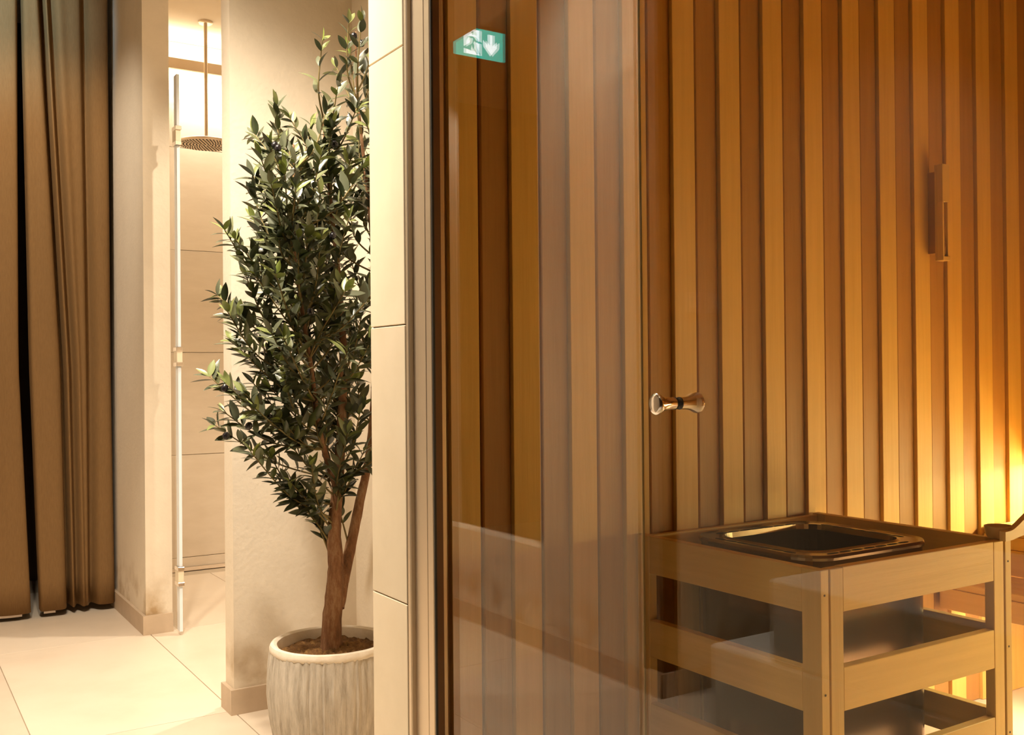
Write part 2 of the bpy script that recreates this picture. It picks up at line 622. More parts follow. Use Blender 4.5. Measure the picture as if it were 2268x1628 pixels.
# ------------------------------------------------------------------ sauna glass front
fr = empty('glass_partition', (0.895, 1.40, -1))
tag(fr, 'fixed clear sauna glass in a brushed steel frame beside the cream pillar', 'glass partition')
box('post', (0.882, 0.925, 1.684, 1.7535, -1, 0.96), 'steel', fr, 0.003)
box('glazing_bead', (0.880, 0.898, 1.658, 1.681, -1, 0.96), 'steel', fr, 0.002)['label'] = 'narrow steel bead holding the pane'
box('edge_strip', (0.8715, 0.884, 1.736, 1.7495, -1, 0.96), 'steel', fr, 0.002)['label'] = 'bright polished metal strip'
box('gasket', (0.8815, 0.8855, 1.6545, 1.660, -1, 0.96), 'rubber', fr)['label'] = 'black rubber gasket'
box('inner_channel', (0.8855, 0.8995, 1.655, 1.660, -1, 0.96), 'bronze', fr)
box('head_rail', (0.882, 0.925, 0.34, 1.684, 0.945, 0.985), 'steel', fr, 0.002)
box('sill_rail', (0.885, 0.922, 1.088, 1.66, -1.0, -0.985), 'steel', fr, 0.002)
box('hinge_post', (0.882, 0.925, 0.34, 0.372, -1, 0.945), 'steel', fr, 0.003)
box('pane', (0.900, 0.907, 1.0865, 1.690, -0.985, 0.945), 'clear_glass', fr)['label'] = 'clear pane mirroring the corridor'

gd = tag(empty('glass_door', (0.9035, 0.73, -0.99)), 'frameless clear glass sauna door in front of the heater', 'door')
box('pane', (0.900, 0.907, 0.376, 1.0805, -0.99, 0.94), 'clear_glass', gd)
box('pane_edge', (0.9035, 0.9072, 1.0805, 1.0814, -0.99, 0.94), 'glass_edge', gd)['label'] = 'pale shining edge of the door glass'
near = [(0.0, -0.0363), (0.0045, -0.0361), (0.0090, -0.0356), (0.0128, -0.0348), (0.0141, -0.0336), (0.0143, -0.0315), (0.0136, -0.0290), (0.0112, -0.0245), (0.0094, -0.0190), (0.0084, -0.0130), (0.0081, -0.0070), (0.0081, -0.0012)]
KC = (0.900, 1.008, -0.042)
ko = lathe('knob', KC, [(max(r, 1e-4), h) for r, h in near], 'chrome', gd, 40, 'x')
ko['label'] = 'waisted chrome door knob'
k2 = lathe('knob', KC, [(max(r, 1e-4), 0.0035 - h + 0.0035) for r, h in reversed(near)], 'chrome', gd, 40, 'x')
lathe('washer', KC, [(1e-4, -0.0014), (0.0085, -0.0014), (0.0085, -0.0002), (1e-4, -0.0002)], 'rubber', ko, 32, 'x', False)
lathe('washer', KC, [(1e-4, 0.0072), (0.0085, 0.0072), (0.0085, 0.0084), (1e-4, 0.0084)], 'rubber', k2, 32, 'x', False)

# ------------------------------------------------------------------ heater with guard
GT = -0.371
RZ = [(-0.4555, GT), (-0.643, -0.5605), (-0.830, -0.748), (-0.985, -0.935)]
gu = tag(empty('heater_guard', (1.78, 1.52, -1)), 'pale wooden slatted guard around the sauna heater', 'heater guard')
for xa, xb in ((1.476, 1.4985), (2.067, 2.0895)):
    for ya, yb in ((1.258, 1.3035), (1.745, 1.786)):
        p = box('post', (xa, xb, ya, yb, -1, GT), 'guard_z', gu, 0.0012)
        if ya < 1.4:
            for z in (-0.418, -0.603, -0.789):
                lathe('screw', ((xa + xb) / 2 - 0.001, 1.2582, z), [(1e-4, 0.0006), (0.0022, 0.0006), (0.0022, -0.0010), (1e-4, -0.0012)], 'screw_hole', p, 12, 'y', False)
    for z0, z1 in RZ:
        box('rail', (xa + 0.0005, xb - 0.0005, 1.3035, 1.745, z0, z1), 'guard_y', gu, 0.0012)
for xa, xb in ((1.5035, 1.540), (2.0265, 2.0625)):
    box('post', (xa, xb, 1.259, 1.281, -1, GT - 0.001), 'guard_z', gu, 0.0012)
for z0, z1 in RZ:
    box('rail', (1.540, 2.0265, 1.2595, 1.2805, z0, z1), 'guard_x', gu, 0.0012)
box('back_batten', (1.4985, 2.067, 1.770, 1.786, -0.456, GT - 0.004), 'guard_x', gu, 0.0012)


def rrect(x0, x1, y0, y1, r, n=8):
    P = []
    for cx, cy, a0 in ((x1 - r, y1 - r, 0), (x0 + r, y1 - r, 90), (x0 + r, y0 + r, 180), (x1 - r, y0 + r, 270)):
        for i in range(n + 1):
            a = math.radians(a0 + 90 * i / n)
            P.append((cx + r * math.cos(a), cy + r * math.sin(a)))
    return P


def loft(name, rings, material, parent, cap0=True, cap1=True, smooth=False):
    v, f = [], []
    n = len(rings[0][0])
    for P, z in rings:
        v += [(x, y, z) for x, y in P]
    for i in range(len(rings) - 1):
        for k in range(n):
            q = (k + 1) % n
            f.append((i * n + k, i * n + q, (i + 1) * n + q, (i + 1) * n + k))
    if cap0:
        f.append(tuple(reversed(range(n))))
    if cap1:
        m0 = (len(rings) - 1) * n
        f.append(tuple(m0 + k for k in range(n)))
    return obj(name, v, f, material, parent, smooth)


he = tag(empty('sauna_heater', (1.80, 1.56, -1)), 'steel sauna heater with dark stone basin inside the wooden guard', 'heater')
HX0, HX1, HY0, HY1 = 1.612, 1.990, 1.392, 1.738
bo = loft('body', [(rrect(HX0, HX1, HY0, HY1, 0.03), -0.96), (rrect(HX0, HX1, HY0, HY1, 0.03), -0.389)], 'heater_steel', he, True, False)
for (xa, ya) in ((HX0 + 0.03, HY0 + 0.03), (HX1 - 0.05, HY0 + 0.03), (HX0 + 0.03, HY1 - 0.05), (HX1 - 0.05, HY1 - 0.05)):
    box('leg', (xa, xa + 0.022, ya, ya + 0.022, -1, -0.958), 'heater_dark', he, 0.001)
FX0, FX1, FY0, FY1 = 1.590, 2.000, 1.372, 1.748
IX0, IX1, IY0, IY1 = FX0 + 0.048, FX1 - 0.048, FY0 + 0.046, FY1 - 0.046
fg = loft('flange', [(rrect(IX0, IX1, IY0, IY1, 0.055), -0.389), (rrect(FX0, FX1, FY0, FY1, 0.075), -0.389), (rrect(FX0 - 0.002, FX1 + 0.002, FY0 - 0.002, FY1 + 0.002, 0.077), -0.383),
                     (rrect(FX0 + 0.002, FX1 - 0.002, FY0 + 0.002, FY1 - 0.002, 0.073), -0.3775), (rrect(FX0 + 0.010, FX1 - 0.010, FY0 + 0.010, FY1 - 0.010, 0.068), -0.3800),
                     (rrect(IX0 - 0.006, IX1 + 0.006, IY0 - 0.006, IY1 + 0.006, 0.058), -0.3800), (rrect(IX0, IX1, IY0, IY1, 0.055), -0.3770),
                     (rrect(IX0 + 0.002, IX1 - 0.002, IY0 + 0.002, IY1 - 0.002, 0.053), -0.389)], 'heater_steel', he, False, False)
fg['label'] = 'slotted steel rim around the basin'
loft('basin', [(rrect(IX0 + 0.002, IX1 - 0.002, IY0 + 0.002, IY1 - 0.002, 0.053), -0.389), (rrect(IX0 + 0.02, IX1 - 0.02, IY0 + 0.02, IY1 - 0.02, 0.05), -0.55)], 'heater_dark', he, False, True)['label'] = 'black stone basin'


def slot(cx, cy, ang, ln=0.017, wd=0.0055):
    ca, sa = math.cos(ang), math.sin(ang)
    P = []
    for i in range(14):
        a = 2 * math.pi * i / 14
        u, w = ln * math.cos(a), wd * math.sin(a)
        P.append((cx + u * ca - w * sa, cy + u * sa + w * ca))
    loft('slot', [(P, -0.3806), (P, -0.3796)], 'heater_dark', fg)


for i in range(7):
    t = (i + 0.5) / 7
    slot(FX0 + 0.07 + t * (FX1 - FX0 - 0.14), FY0 + 0.026, 0)
    slot(FX0 + 0.07 + t * (FX1 - FX0 - 0.14), FY1 - 0.026, 0)
    slot(FX0 + 0.027, FY0 + 0.07 + t * (FY1 - FY0 - 0.14), math.pi / 2)
    slot(FX1 - 0.027, FY0 + 0.07 + t * (FY1 - FY0 - 0.14), math.pi / 2)
rng = random.Random(4)
stones = []
for v in range(4):
    bm = bmesh.new()
    bmesh.ops.create_icosphere(bm, subdivisions=2, radius=1.0)
    for w in bm.verts:
        w.co *= rng.uniform(0.86, 1.10)
        w.co.z *= 0.75
    me = bpy.data.meshes.new('stone')
    bm.to_mesh(me)
    bm.free()
    me.materials.append(MAT['stone'])
    stones.append(me)
for ix in range(5):
    for iy in range(4):
        r = rng.uniform(0.017, 0.019) * S
        o = link('sauna_stone', stones[rng.randrange(4)], None)
        o.location = W(IX0 + 0.053 + ix * 0.054, IY0 + 0.055 + iy * 0.058, -0.526)
        o.rotation_euler = [rng.uniform(0, 6) for _ in range(3)]
        o.scale = (r, r * rng.uniform(0.8, 1.1), r * rng.uniform(0.8, 1.0))
        tag(o, 'dark stone lying in the black basin of the sauna heater', 'stone', 'stones in the sauna heater')

# ladle on the guard's corner
la = tag(empty('sauna_ladle', (2.085, 1.30, GT)), 'small pale wooden ladle resting on the corner of the heater guard', 'ladle')
lathe('bowl', (2.086, 1.282, GT), [(1e-4, 0.0), (0.024, 0.0), (0.028, 0.008), (0.0315, 0.026), (0.0290, 0.027), (0.0262, 0.010), (0.022, 0.006), (1e-4, 0.005)], 'ladle_wood', la, 36)['label'] = 'round shallow wooden bowl'
hp = spline([(2.046, 1.2505, -0.3605, 0.0102), (2.072, 1.2505, -0.3590, 0.0105), (2.096, 1.2505, -0.3525, 0.0130), (2.128, 1.2505, -0.3420, 0.0180), (2.17, 1.251, -0.326, 0.0175), (2.31, 1.255, -0.290, 0.012)], 5)
v, f = [], []
for i, p in enumerate(hp):
    for sy, sz in ((-0.007, -p[3]), (0.007, -p[3]), (0.007, p[3]), (-0.007, p[3])):
        v.append((p[0], p[1] + sy, p[2] + sz))
for i in range(len(hp) - 1):
    for k in range(4):
        q = (k + 1) % 4
        f.append((i * 4 + k, i * 4 + q, (i + 1) * 4 + q, (i + 1) * 4 + k))
f += [(3, 2, 1, 0), tuple((len(hp) - 1) * 4 + k for k in range(4))]
obj('handle', v, f, 'ladle_wood', la)['label'] = 'curved wooden handle with a square end'

# ------------------------------------------------------------------ sauna bench, step and backrest with hidden strips of light
be = tag(empty('sauna_step', (2.72, 0.8, -1)), 'low wooden bench step behind the heater with light under it', 'bench')
box('front_board', (2.609, 2.630, -0.58, 1.790, -0.693, -0.633), 'bench_wood', be, 0.0015)
for xa, xb in ((2.612, 2.680), (2.685, 2.753), (2.758, 2.826)):
    box('seat_board', (xa, xb, -0.58, 1.790, -0.6325, -0.612), 'bench_wood', be, 0.002)
box('bearer', (2.632, 2.826, 1.765, 1.790, -0.693, -0.634), 'guard_x', be, 0.001)
ub = tag(empty('sauna_bench', (3.1, 0.8, -1)), 'upper wooden sauna bench at the rear right edge of the picture', 'bench')
box('riser_board', (2.830, 2.848, -0.58, 1.790, -0.612, -0.537), 'bench_wood', ub, 0.0015)
box('riser_board', (2.830, 2.848, -0.58, 1.790, -0.534, -0.497), 'bench_wood', ub, 0.0015)
for i in range(5):
    box('seat_board', (2.832 + i * 0.098, 2.926 + i * 0.098, -0.58, 1.790, -0.496, -0.474), 'bench_wood', ub, 0.002)
br = ub
box('back_board', (3.18, 3.20, -0.58, 1.70, -0.255, -0.10), 'bench_wood', br, 0.002)
box('shelf_board', (3.08, 3.32, -0.58, 1.785, -0.280, -0.255), 'bench_wood', br, 0.002)
box('light_strip', (3.24, 3.26, -0.5, 1.74, -0.287, -0.2805), 'sauna_led', br)
box('light_strip', (2.70, 2.72, -0.5, 1.74, -0.699, -0.6935), 'sauna_led', be)
area('sauna_backrest_light', (3.16, 0.62, -0.300), (0, 0, -1), 2.25, 0.02, 122, LEDC)
area('sauna_bounce_fill', (3.20, 0.62, -0.37), (-1, 0, 0), 2.25, 0.12, 19, LEDC)  # added broad fill imitating light bounced off the bench boards
area('sauna_step_light', (2.72, 0.62, -0.702), (0, 0, -1), 2.2, 0.04, 25, (1.0, 0.80, 0.56))

# sand timer on the slats
st = tag(empty('sand_timer', (2.59, 1.775, 0.31)), 'small wooden sand timer hanging on the sauna slats', 'sand timer')
box('shadow_mount', (2.580, 2.600, 1.766, 1.793, 0.335, 0.570), 'slat_dark', st)  # mount kept dark and full height to imitate the timer's shadow
box('back_board', (2.572, 2.606, 1.758, 1.766, 0.312, 0.588), 'guard_z', st, 0.0008)
box('end_block', (2.572, 2.606, 1.740, 1.758, 0.312, 0.324), 'guard_x', st, 0.0008)
box('end_block', (2.572, 2.606, 1.740, 1.758, 0.480, 0.588), 'guard_z', st, 0.0008)
box('side_strip', (2.572, 2.578, 1.740, 1.758, 0.324, 0.480), 'guard_z', st, 0.0005)
box('side_strip', (2.600, 2.606, 1.744, 1.758, 0.324, 0.480), 'guard_z', st, 0.0005)
pr = [(1e-4, 0.0), (0.0050, 0.003), (0.0072, 0.02), (0.0070, 0.045), (0.0042, 0.066), (0.0014, 0.076)]
pr = pr + [(r, 0.154 - h) for r, h in reversed(pr)]
lathe('glass_bulb', (2.589, 1.7495, 0.325), pr, 'clear_glass', st, 16)
lathe('sand', (2.589, 1.7495, 0.327), [(1e-4, 0), (0.0045, 0.003), (0.0064, 0.02), (0.0056, 0.036), (1e-4, 0.044)], 'slat_dark', st, 14)

# ------------------------------------------------------------------ shower fittings
sh = tag(empty('rain_shower', (1.387, 4.96, 1.13)), 'round rain shower head hanging on a long ceiling rod', 'shower')
lathe('ceiling_plate', (1.387, 4.96, ZC), [(1e-4, -0.012), (0.03, -0.012), (0.034, -0.008), (0.034, -0.0003), (1e-4, -0.0003)], 'steel', sh, 32)
lathe('rod', (1.387, 4.96, 0), [(0.0085, 1.172), (0.0085, ZC - 0.012)], 'steel', sh, 16)
hd = lathe('head', (1.387, 4.96, 1.14), [(1e-4, 0.0), (0.138, 0.0), (0.141, 0.003), (0.141, 0.010), (0.136, 0.014), (0.03, 0.020), (0.016, 0.034), (1e-4, 0.034)], 'steel', sh, 56)
v, f = [], []
rng = random.Random(1)
for ring in range(1, 9):
    for q in range(ring * 6):
        a = 2 * math.pi * q / (ring * 6)
        x, y = 1.387 + ring * 0.0155 * math.cos(a), 4.96 + ring * 0.0155 * math.sin(a)
        n = len(v)
        v += [(x - .0032, y - .0032, 1.1400), (x + .0032, y - .0032, 1.1400), (x + .0032, y + .0032, 1.1400), (x - .0032, y + .0032, 1.1400), (x, y, 1.1355)]
        f += [(n + 1, n, n + 4), (n + 2, n + 1, n + 4), (n + 3, n + 2, n + 4), (n, n + 3, n + 4)]
nz = obj('nozzles', v, f, 'rubber', sh)
nz['kind'] = 'stuff'

cv = tag(empty('cove_light', (1.7, 5.25, 1.55)), 'glowing cove with a metal profile high on the shower wall', 'light fitting')
box('profile', (0.986, 2.499, 5.18, 5.196, 1.563, 1.617), 'steel', cv, 0.001)
box('light_strip', (0.99, 2.49, 5.215, 5.235, 1.58, 1.60), 'led', cv)
for x in (1.05, 2.4):
    box('bracket', (x, x + 0.02, 5.196, 5.338, 1.565, 1.575), 'steel', cv)
area('cove_glow_up', (1.75, 5.225, 1.605), (0, 0.3, 1), 1.5, 0.02, 9, (1.0, 0.86, 0.66), 'x')
area('cove_glow_down', (1.75, 5.225, 1.575), (0, 0.35, -1), 1.5, 0.02, 17, (1.0, 0.90, 0.74), 'x')
tag(box('shower_drain', (0.99, 2.49, 5.235, 5.325, -1.0, -0.9965), 'skirting', None, 0.001), 'long brown drain cover along the shower rear wall', 'drain')

sg = tag(empty('shower_screen', (0.997, 4.06, -0.99)), 'narrow glass shower screen seen edge-on beside the wall end', 'shower screen')
box('pane', (0.992, 0.999, 3.955, 4.45, -0.985, 1.17), 'clear_glass', sg)
hz = [0.932, 0.076, -0.773]
cuts = [-0.985] + sum([[h - 0.037, h + 0.037] for h in sorted(hz)], []) + [1.17]
for a, b in zip(cuts[::2], cuts[1::2]):
    box('seal_strip', (0.9895, 1.0015, 3.948, 3.985, a, b), 'seal_plastic', sg, 0.001)['label'] = 'pale bluish sealing strip'
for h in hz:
    hg = box('hinge', (0.984, 1.006, 3.944, 3.992, h - 0.036, h + 0.036), 'pillar_tile', sg, 0.002)  # beige colour stands in for the reflection in the hinge's chrome middle
    box('clamp', (0.983, 1.007, 3.941, 3.994, h + 0.022, h + 0.037), 'chrome', hg, 0.001)
    box('clamp', (0.983, 1.007, 3.941, 3.994, h - 0.037, h - 0.022), 'chrome', hg, 0.001)

# ------------------------------------------------------------------ curtain
def colx(px):
    return at(px, 800, 4.575)[0]


LEFTS = [(-0.222, .03), (-0.18, .0), (-0.14, .06), (-0.09, .0), (-0.05, .07), (0.0, .0), (0.05, .07), (0.10, .0), (0.15, .06), (0.20, .0), (0.25, .08), (0.30, .0), (0.345, .06), (0.39, 0.012)]
# columns of the ridges and valleys at three heights (as photo columns), with their depths
PANEL_A = ({1.70: [0, 30, 40, 46], 0.05: [0, 24, 40, 41], -0.97: [2, 40, 64, 65]}, [0.006, 0.0, 0.012, 0.06], LEFTS)
PANEL_B = ({1.70: [51, 55, 71, 84, 93, 103, 113, 128, 150, 178, 190, 206, 238, 247],
            0.05: [66, 70, 86, 128, 139, 149, 161, 172, 180, 190, 200, 220, 240, 249],
            -0.97: [85, 88, 108, 140, 150, 159, 170, 180, 187, 192, 201, 216, 246, 255]},
           [0.045, 0.006, 0.000, 0.004, 0.075, 0.010, 0.050, 0.006, 0.012, 0.016, 0.050, 0.006, 0.004, 0.060], [])


def crow(panel, z):
    rows3, dep, lefts = panel
    z3 = sorted(rows3)
    a, b = (z3[0], z3[1]) if z <= z3[1] else (z3[1], z3[2])
    t = (z - a) / (b - a)
    P = [(x, 4.57 + d) for x, d in lefts]
    for p0, p1, d in zip(rows3[a], rows3[b], dep):
        P.append((colx(p0 + (p1 - p0) * t), 4.555 + d))
    return P


def curtain(panel, label, hems):
    NZ, SUB = 22, 6
    x0 = crow(panel, 0)[0][0]
    cu = tag(empty('curtain', (x0 + 0.1, 4.60, -0.97)), label, 'curtain', 'brown curtain pair')
    rows = []
    for i in range(NZ + 1):
        z = -0.965 + (1.74 + 0.965) * i / NZ
        rows.append([(x, y, z) for x, y in spline(crow(panel, min(max(z, -0.97), 1.70)), SUB)])
    for k, p in enumerate(rows[0]):
        rows[0][k] = (p[0], p[1], -0.972 + (p[1] - 4.555) * 0.12)
    nc = len(rows[0])
    v = [p for r in rows for p in r] + [(p[0], p[1] + 0.004, p[2]) for r in rows for p in r]
    f = []
    off = (NZ + 1) * nc
    for i in range(NZ):
        for k in range(nc - 1):
            a = i * nc + k
            f.append((a, a + 1, a + nc + 1, a + nc))
            f.append((off + a + 1, off + a, off + a + nc, off + a + nc + 1))
        for e in (0, nc - 1):
            a = i * nc + e
            f.append((a, a + nc, off + a + nc, off + a) if e else (off + a, off + a + nc, a + nc, a))
    for k in range(nc - 1):
        f.append((k + 1, k, off + k, off + k + 1))
    obj('cloth', v, f, 'curtain_cloth', cu, True)
    for x0, x1 in hems:      # pale lining hem peeping out below the cloth
        P = [(x, y + 0.009) for x, y, z in rows[0] if colx(x0) <= x <= colx(x1)]
        v = [(x, y, -0.9825) for x, y in P] + [(x, y, -0.955) for x, y in P] + [(x, y + 0.003, -0.9825) for x, y in P] + [(x, y + 0.003, -0.955) for x, y in P]
        n = len(P)
        f = []
        for k in range(n - 1):
            f += [(k, k + 1, n + k + 1, n + k), (2 * n + k + 1, 2 * n + k, 3 * n + k, 3 * n + k + 1), (k + 1, k, 2 * n + k, 2 * n + k + 1)]
        obj('lining_hem', v, f, 'lining_cloth', cu, True)['label'] = 'pale lining hem below the brown cloth'


curtain(PANEL_A, 'brown curtain panel cut off by the left picture edge', [(-30, 46)])
curtain(PANEL_B, 'brown floor-length curtain panel in narrow folds next to the beige wall', [(91, 124)])

# ------------------------------------------------------------------ exit sign (only its mirror image shows)
sg2 = tag(empty('exit_sign', (-0.54, 3.93, 1.44)), 'glowing green emergency exit sign with running figure and arrow, mirrored in glass', 'exit sign')
SX0, SX1, SZ0, SZ1 = 2.210, 2.466, 1.446, 1.576


def mir(u, w):
    """sign face coordinates as they read in the reflection -> plan x, z"""
    return (1.8 - (SX0 + u * (SX1 - SX0)), SZ0 + w * (SZ1 - SZ0))


box('panel', (1.8 - SX1, 1.8 - SX0, 3.920, 3.935, SZ0, SZ1), 'sign_green', sg2, 0.001)
box('housing', (1.8 - SX1 - 0.004, 1.8 - SX0 + 0.004, 3.916, 3.940, SZ1, SZ1 + 0.018), 'steel', sg2, 0.001)
for u in (0.2, 0.8):
    x = mir(u, 0)[0]
    box('hanger', (x - 0.003, x + 0.003, 3.926, 3.932, SZ1 + 0.018, ZC), 'steel', sg2)


def poly(name, pts, material, depth, parent):
    P = [mir(u, w) for u, w in pts]
    n = len(P)
    v = [(x, depth, z) for x, z in P] + [(x, 3.921, z) for x, z in P]
    f = [tuple(range(n)), tuple(reversed(range(n, 2 * n)))] + [(i, (i + 1) % n, n + (i + 1) % n, n + i) for i in range(n)]
    o = obj(name, v, f, material, parent)
    bm = bmesh.new()
    bm.from_mesh(o.data)
    bmesh.ops.recalc_face_normals(bm, faces=bm.faces)
    bm.to_mesh(o.data)
    bm.free()
    return o


dr = poly('door_symbol', [(0.18, 0.06), (0.50, 0.06), (0.50, 0.94), (0.18, 0.94)], 'sign_white', 3.9188, sg2)
poly('arrow', [(0.725, 0.10), (0.87, 0.42), (0.87, 0.64), (0.775, 0.48), (0.775, 0.86), (0.675, 0.86), (0.675, 0.48), (0.58, 0.64), (0.58, 0.42)], 'sign_white', 3.9188, sg2)
pg = [('head', [(0.365 + 0.028 * math.cos(a * math.pi / 5), 0.80 + 0.062 * math.sin(a * math.pi / 5)) for a in range(10)]),
      ('torso', [(0.29, 0.68), (0.375, 0.68), (0.41, 0.60), (0.37, 0.42), (0.30, 0.42), (0.32, 0.60)]),
      ('arm', [(0.375, 0.68), (0.40, 0.64), (0.445, 0.55), (0.52, 0.51), (0.52, 0.46), (0.43, 0.49), (0.37, 0.58)]),
      ('arm', [(0.30, 0.68), (0.25, 0.67), (0.225, 0.54), (0.245, 0.52), (0.27, 0.62), (0.32, 0.64)]),
      ('leg', [(0.30, 0.44), (0.36, 0.44), (0.325, 0.24), (0.15, 0.30), (0.145, 0.24), (0.34, 0.17), (0.30, 0.30)]),
      ('leg', [(0.34, 0.44), (0.385, 0.43), (0.40, 0.30), (0.475, 0.10), (0.44, 0.09), (0.36, 0.28)])]
for nme, pts in pg:
    poly(nme, pts, 'sign_green', 3.9178, dr)

# light switches on the wall facing the lobby (mirror image only)
for i, (xa, lb) in enumerate(((2.145, 'left'), (2.225, 'right'))):
    sw = tag(empty('light_switch', (1.8 - xa - 0.03, 2.35, 0.17)), 'square light switch, the %s of two mirrored in the door glass' % lb, 'light switch', 'switch pair on the lobby wall')
    box('plate', (1.8 - xa - 0.062, 1.8 - xa, 2.342, 2.350, 0.185, 0.250), 'switch_plastic', sw, 0.002)
    box('rocker', (1.8 - xa - 0.050, 1.8 - xa - 0.012, 2.338, 2.343, 0.198, 0.237), 'switch_plastic', sw, 0.002)

# stepped white bench beside the camera (mirror image only)
wb = tag(empty('stepped_bench', (-0.4, 1.3, -1)), 'white stepped lounge bench, seen only mirrored in the door glass', 'bench')
box('lower_block', (-0.80, -0.010, 0.75, 1.905, -1, -0.70), 'white_bench', wb, 0.006)
box('upper_block', (-0.80, -0.012, 0.75, 1.705, -0.70, -0.50), 'white_bench', wb, 0.006)

# ------------------------------------------------------------------ potted olive tree
rng = random.Random(11)
PC = (1.018, 2.50)
tr = tag(empty('potted_olive_tree', (PC[0], PC[1], -1)), 'tall olive tree with black olives in a ribbed grey pot beside the pillar', 'potted plant')
SEG = 180
rib = [1 + rng.uniform(-0.013, 0.010) for _ in range(SEG)]
rib = [rib[i] if i % 3 else rib[i] - 0.012 * rng.random() for i in range(SEG)]
prof = [(0.125, 0.0), (0.138, 0.004), (0.150, 0.05), (0.160, 0.11), (0.166, 0.17), (0.1655, 0.21), (0.162, 0.25), (0.158, 0.282), (0.150, 0.282), (0.146, 0.262), (1e-4, 0.255)]
lathe('pot', (PC[0], PC[1], -1), prof, 'pot_clay', tr, SEG, jitter=lambda k, i: rib[k] * (1 + 0.004 * math.sin(k * 3.7 + i * 2.1)))['label'] = 'ribbed grey-beige clay pot'
lathe('pot_rim', (PC[0], PC[1], -1), [(0.1420, 0.276), (0.1570, 0.2785), (0.1592, 0.283), (0.1592, 0.291), (0.1560, 0.298), (0.1480, 0.300), (0.1400, 0.296), (0.1375, 0.285), (0.137, 0.262), (0.1420, 0.276)], 'pot_rim', tr, 72, caps=False, jitter=lambda k, i: 1 + 0.006 * math.sin(k * 0.9) * math.cos(k * 0.37 + i))['label'] = 'smooth cream rim of the pot'
# moss
v, f = [], []
R_, A_ = 16, 60
v.append((PC[0], PC[1], -0.716))
for i in range(1, R_ + 1):
    for k in range(A_):
        a = 2 * math.pi * (k + 0.5 * (i % 2)) / A_
        r = 0.1385 * i / R_
        v.append((PC[0] + r * math.cos(a), PC[1] + r * math.sin(a), -0.722 - 0.010 * (i / R_) ** 2 + rng.uniform(-0.007, 0.009) * (1 if i < R_ else 0.2)))
for k in range(A_):
    f.append((0, 1 + k, 1 + (k + 1) % A_))
for i in range(1, R_):
    for k in range(A_):
        a, b = 1 + (i - 1) * A_, 1 + i * A_
        f.append((a + k, b + k, b + (k + 1) % A_, a + (k + 1) % A_))
obj('moss', v, f, 'moss', tr, True)['label'] = 'dry brown moss covering the soil'

YT = 2.50


def q(px, py, dy=0.0):
    return at(px, py, YT + dy)


stemA = spline([q(732, 1462), q(733, 1425), (q(736, 1370)), q(741, 1310), q(744, 1255), q(740, 1190, 0.01), q(744, 1120, 0.02), q(752, 1020, 0.03), q(758, 900, 0.03), q(760, 780, 0.02), q(752, 640, 0.0), q(738, 500, 0.0), q(722, 350, 0.0), q(716, 262, 0.0)], 5)
stemB = spline([q(747, 1345, 0.0), q(756, 1300, 0.02), q(766, 1258, 0.03), q(781, 1190, 0.05), q(797, 1110, 0.06), q(812, 1040, 0.08), q(822, 960, 0.09), q(830, 820, 0.08), q(830, 640, 0.05), q(818, 460, 0.02), q(800, 300, 0.0), q(790, 180, 0.0), q(788, 70, 0.0)], 5)
stemC = spline([q(748, 1090, 0.02), q(722, 1010, -0.02), q(704, 930, -0.06), q(690, 820, -0.09), q(668, 680, -0.11), q(650, 540, -0.12), q(652, 420, -0.11), q(650, 320, -0.10)], 5)
stemD = spline([q(828, 860, 0.08), q(850, 760, 0.02), q(872, 620, -0.06), q(880, 480, -0.1), q(872, 360, -0.12)], 5)
bk = random.Random(3)


def trad(a, b):
    return lambda t: a + (b - a) * t ** 0.8


tube('trunk', stemA, lambda t: 0.0285 * (1 - t) ** 1.1 + 0.0020 + 0.004 * max(0, 1 - t * 12), 'bark', tr, 16, wob=0.06, rng=bk)
tube('trunk', stemB, lambda t: 0.0178 * (1 - t) ** 1.15 + 0.0018, 'bark', tr, 12, wob=0.06, rng=bk)
tube('branch', stemC, trad(0.0095, 0.0025), 'bark', tr, 8, wob=0.05, rng=bk)
tube('branch', stemD, trad(0.0095, 0.0025), 'bark', tr, 8, wob=0.05, rng=bk)

tips = [(800, 48), (772, 52), (838, 60), (714, 90), (746, 150), (748, 192), (775, 120), (820, 130), (815, 190), (790, 240), (612, 235), (642, 262), (722, 245), (690, 280),
        (563, 296), (576, 345), (562, 390), (600, 325), (560, 425), (498, 510), (522, 530), (562, 488), (578, 562), (482, 655), (505, 692), (545, 612), (517, 758), (548, 792), (530, 700),
        (464, 834), (500, 850), (562, 850), (476, 942), (495, 912), (545, 872), (556, 1002), (602, 1016), (565, 905), (640, 1066), (668, 1112), (707, 1128), (640, 1096), (742, 1112), (792, 1042),
        (806, 1000), (730, 950), (715, 870), (745, 900), (770, 960), (800, 900), (620, 930), (640, 980), (690, 1030), (600, 860), (620, 800)]
XL = [(250, 660), (300, 590), (400, 585), (480, 590), (540, 560), (620, 560), (700, 545), (780, 565), (850, 590), (900, 590), (960, 620), (1010, 660)]


def xleft(y):
    for (a, xa), (b, xb) in zip(XL[:-1], XL[1:]):
        if a <= y <= b:
            return xa + (xb - xa) * (y - a) / (b - a)
    return 700


T = []
for x, y in tips:
    T.append((x, y, rng.uniform(-0.14, 0.10)))
while len(T) < len(tips) + 118:
    y = rng.uniform(265, 930)
    if y > 820 and rng.random() < 0.55:
        continue
    xl = xleft(y)
    x = rng.uniform(xl, 960)
    dy = rng.uniform(-0.24, 0.22)
    p = q(x, y, dy)
    if p[0] > 1.235 or p[1] > 2.86 or (p[0] > 0.86 and p[1] < 2.02):
        continue
    T.append((x, y, dy))
stems = [stemA, stemB, stemC, stemD]
leaves = []       # (pos, dir, normal, length, kind)
tv, tf = [], []


